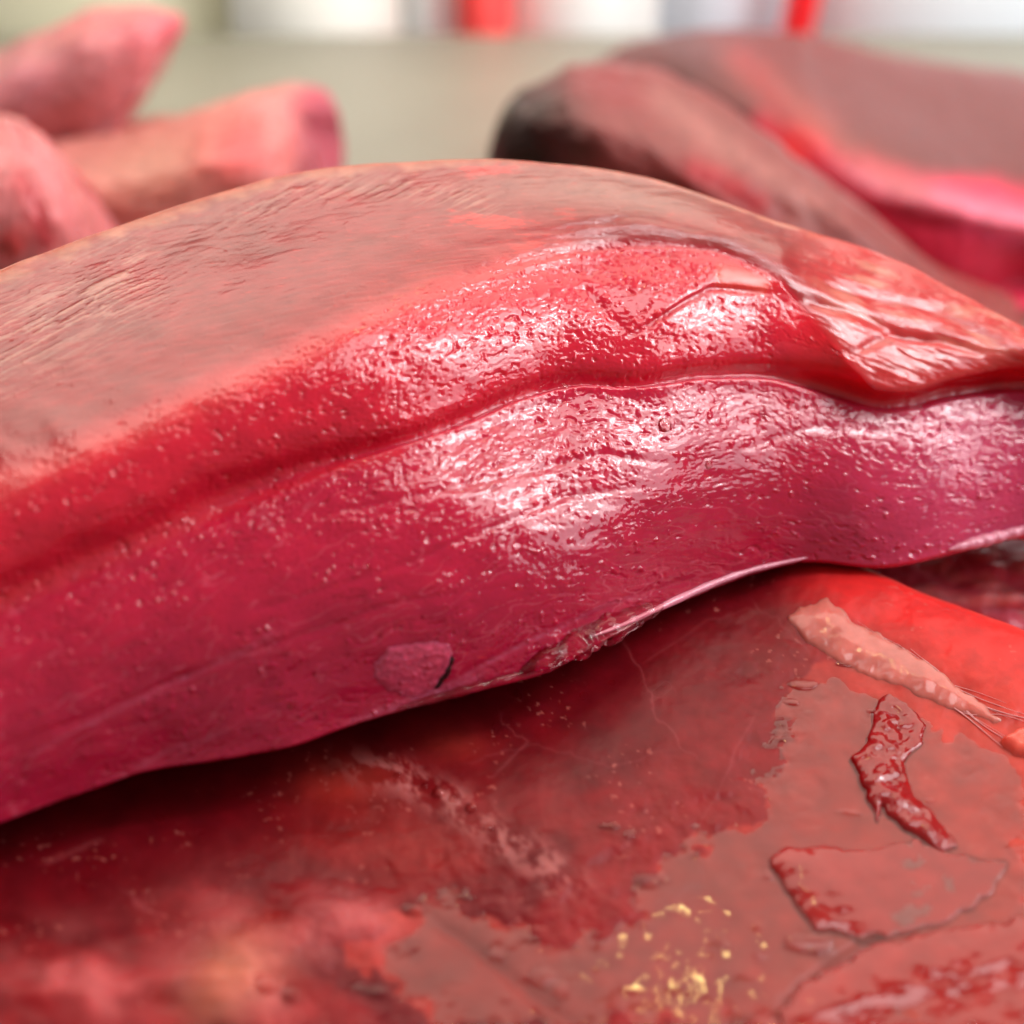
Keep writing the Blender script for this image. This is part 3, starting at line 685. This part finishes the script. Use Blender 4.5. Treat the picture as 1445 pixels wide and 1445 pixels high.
rings = [
    section([(875, 190, .52), (872, 120, .53), (885, 82, .55), (905, 66, .58), (925, 58, .62)], .66),
    section([(985, 235, .47), (960, 130, .49), (965, 80, .52), (985, 56, .57), (1000, 44, .62)], .67),
    section([(1105, 300, .43), (1100, 220, .435), (1100, 150, .46), (1090, 80, .53), (1085, 46, .61)], .67),
    section([(1215, 380, .40), (1215, 300, .40), (1210, 222, .42), (1190, 120, .51), (1180, 58, .60)], .66),
    section([(1330, 425, .385), (1330, 330, .385), (1330, 262, .40), (1310, 160, .49), (1300, 86, .58)], .65),
    section([(1445, 395, .40), (1450, 340, .39), (1450, 290, .40), (1440, 190, .47), (1445, 108, .56)], .63),
    section([(1600, 410, .41), (1620, 370, .40), (1620, 320, .41), (1610, 230, .47), (1600, 140, .55)], .62)]
loft_piece('meat_cut', 'big blurred slab with brown top and bright red cut side at the right', rings, M_far, col_slab, 510, roughv=.5, amp=.0010)
# trimmed dark-ended lobe in front of that slab
def col_lobe(s, t, px, py):
    n = fbm(px / 60, py / 45, 521, 3)
    c = np.zeros(s.shape + (3,)) + np.array(lin(132, 58, 55))
    c = mixc(c, lin(52, 32, 26), sst(880, 750, px + 25 * n + .25 * (180 - py)))
    c = mixc(c, lin(140, 48, 50), blob(px, py, 870, 120, 70, 40) * .8)
    c = mixc(c, lin(172, 108, 100), line_mask(px, py, [(900, 110), (1000, 190), (1080, 250), (1180, 310)], 24) * .6)
    c = mixc(c, lin(186, 32, 46), line_mask(px, py, [(960, 230), (1030, 260), (1090, 300)], 18) * .7)
    return c
rings = [
    section([(760, 270, .40), (752, 210, .40), (748, 165, .405), (750, 135, .42), (756, 122, .44)], .46, .05),
    section([(815, 300, .385), (805, 225, .385), (800, 165, .39), (805, 114, .42), (808, 94, .455)], .49, .05),
    section([(900, 330, .37), (885, 250, .37), (880, 185, .38), (878, 120, .415), (885, 90, .45)], .49, .05),
    section([(1010, 360, .36), (985, 290, .36), (980, 240, .365), (985, 170, .39), (985, 125, .42)], .47, .04),
    section([(1110, 400, .35), (1085, 340, .35), (1080, 300, .355), (1085, 235, .37), (1095, 200, .395)], .44, .03),
    section([(1240, 450, .34), (1200, 390, .34), (1200, 360, .345), (1195, 310, .355), (1205, 285, .375)], .41, .02),
    section([(1420, 580, .31), (1400, 540, .31), (1400, 510, .315), (1400, 470, .33), (1410, 450, .345)], .37, .015)]
loft_piece('meat_cut', 'blurred brown lobe with a blackened end, left of the big slab', rings, M_far, col_lobe, 530, roughv=.42, amp=.0012)
# left background: three pieces
def col_l1(s, t, px, py):
    n = fbm(px / 50, py / 40, 541, 3)
    c = np.zeros(s.shape + (3,)) + np.array(lin(206, 124, 126))
    c = mixc(c, lin(222, 108, 118), sst(90, 30, py + 10 * n) * .8)
    return mixc(c, lin(214, 130, 140), blob(px, py, 40, 110, 40, 50) * .6)
rings = [
    section([(-260, 240, .47), (-260, 200, .47), (-255, 160, .48), (-240, 130, .51), (-230, 115, .54)], .56, .04, .012),
    section([(-60, 225, .46), (-60, 180, .46), (-55, 135, .47), (-40, 100, .51), (-30, 84, .54)], .56, .045, .015),
    section([(50, 205, .455), (45, 145, .455), (50, 92, .465), (65, 55, .50), (75, 40, .53)], .55, .05, .025),
    section([(130, 180, .45), (125, 120, .45), (130, 60, .46), (140, 26, .49), (145, 14, .52)], .54, .06, .036),
    section([(198, 118, .455), (199, 84, .455), (205, 44, .46), (210, 22, .475), (214, 12, .495)], .51, .075, .061),
    section([(236, 66, .470), (237, 52, .469), (239, 36, .470), (241, 25, .475), (243, 19, .482)], .488, .078, .0725)]
loft_piece('meat_cut', 'blurred pink finger-shaped piece at the upper left', rings, M_far, col_l1, 550, amp=.0009)
def col_l2(s, t, px, py):
    n = fbm(px / 60, py / 45, 561, 3)
    c = np.zeros(s.shape + (3,)) + np.array(lin(194, 112, 106))
    c = mixc(c, lin(186, 124, 104), blob(px, py, 230, 230, 130, 60, -20) * .9)
    c = mixc(c, lin(226, 92, 92), blob(px, py, 345, 205, 60, 45, -20))
    c = mixc(c, lin(236, 130, 126), line_mask(px, py, [(330, 140), (395, 150), (385, 230)], 18) * .7)
    return mixc(c, lin(180, 78, 92), sst(400, 440, px + 10 * n))
rings = [
    section([(-80, 380, .37), (-80, 320, .37), (-70, 270, .38), (-50, 230, .41), (-40, 215, .44)], .48, .03),
    section([(100, 350, .37), (100, 290, .37), (105, 250, .38), (120, 215, .41), (130, 198, .44)], .49, .04),
    section([(240, 330, .375), (240, 270, .375), (240, 225, .385), (240, 180, .42), (245, 164, .45)], .50, .04),
    section([(350, 310, .38), (350, 250, .38), (348, 205, .39), (345, 160, .42), (345, 144, .45)], .50, .05),
    section([(412, 300, .39), (412, 250, .39), (412, 205, .40), (406, 165, .42), (400, 148, .445)], .49, .05),
    section([(432, 300, .41), (434, 260, .41), (432, 215, .415), (428, 182, .43), (424, 168, .45)], .48, .04)]
loft_piece('meat_cut', 'blurred pinkish slab under the finger-shaped piece, end facing right', rings, M_far, col_l2, 570, amp=.0010, roughv=.42)
def col_l3(s, t, px, py):
    n = fbm(px / 40, py / 60, 581, 3)
    c = np.zeros(s.shape + (3,)) + np.array(lin(204, 118, 118))
    c = mixc(c, lin(186, 40, 52), line_mask(px, py, [(20, 230), (50, 290), (70, 360)], 16) * .8)
    c = mixc(c, lin(206, 60, 60), line_mask(px, py, [(0, 330), (30, 360)], 30) * .8)
    return mixc(c, lin(216, 120, 124), line_mask(px, py, [(30, 190), (80, 270), (110, 330)], 14) * .6)
rings = [
    section([(-220, 420, .31), (-220, 340, .31), (-215, 270, .32), (-200, 220, .34), (-190, 200, .37)], .40, .03),
    section([(-60, 420, .31), (-60, 320, .31), (-55, 240, .32), (-45, 190, .34), (-35, 172, .37)], .40, .03),
    section([(40, 420, .31), (30, 330, .31), (25, 250, .32), (20, 195, .34), (20, 175, .365)], .39, .03),
    section([(100, 420, .315), (95, 340, .315), (85, 280, .32), (70, 220, .335), (60, 190, .36)], .38, .03),
    section([(122, 420, .325), (122, 370, .325), (115, 320, .33), (100, 260, .34), (90, 230, .36)], .375, .03)]
loft_piece('meat_cut', 'blurred pink lump with a red fold at the left edge', rings, M_far, col_l3, 590, amp=.0009)
# piece peeking out at the lower right
def col_r2(s, t, px, py):
    n = fbm(px / 60, py / 30, 601, 4)
    c = np.zeros(s.shape + (3,)) + np.array(lin(186, 70, 88))
    c = mixc(c, lin(200, 110, 110), sst(.0, .6, n + .25 * sst(1280, 1400, px)) * .7)
    return mixc(c, lin(220, 150, 150), line_mask(px, py, [(1290, 835), (1380, 850), (1460, 842)], 8) * .6)
def zsec(px, dz=0):
    q = [at_z(px, 930, .010 + dz), at_z(px, 870, .016 + dz), at_z(px, 820, .020 + dz), at_z(px, 770, .020 + dz), at_z(px, 725, .014 + dz)]
    return [np.array([q[0][0], q[0][1] + .002, .001])] + q + [q[-1] + np.array([0, .02, -.01]), np.array([q[-1][0], q[-1][1] + .01, .001])]
rings = [zsec(1120), zsec(1240), zsec(1400, .001), zsec(1600)]
loft_piece('meat_cut', 'dull mauve piece peeking out at the right edge below the large cut', rings, M_bottom, col_r2, 610, amp=.0012)

# put every root at the base of its thing
for o in list(S.objects):
    if o.type == 'EMPTY' and o.parent is None:
        pts = []
        for c in o.children:
            n = len(c.data.vertices); a = np.empty(n * 3, np.float32); c.data.vertices.foreach_get('co', a); pts.append(a.reshape(-1, 3))
        a = np.concatenate(pts); lo, hi = a.min(0), a.max(0)
        b = ((lo[0] + hi[0]) / 2, (lo[1] + hi[1]) / 2, lo[2])
        o.location = b
        for c in o.children: c.location = (-b[0], -b[1], -b[2])
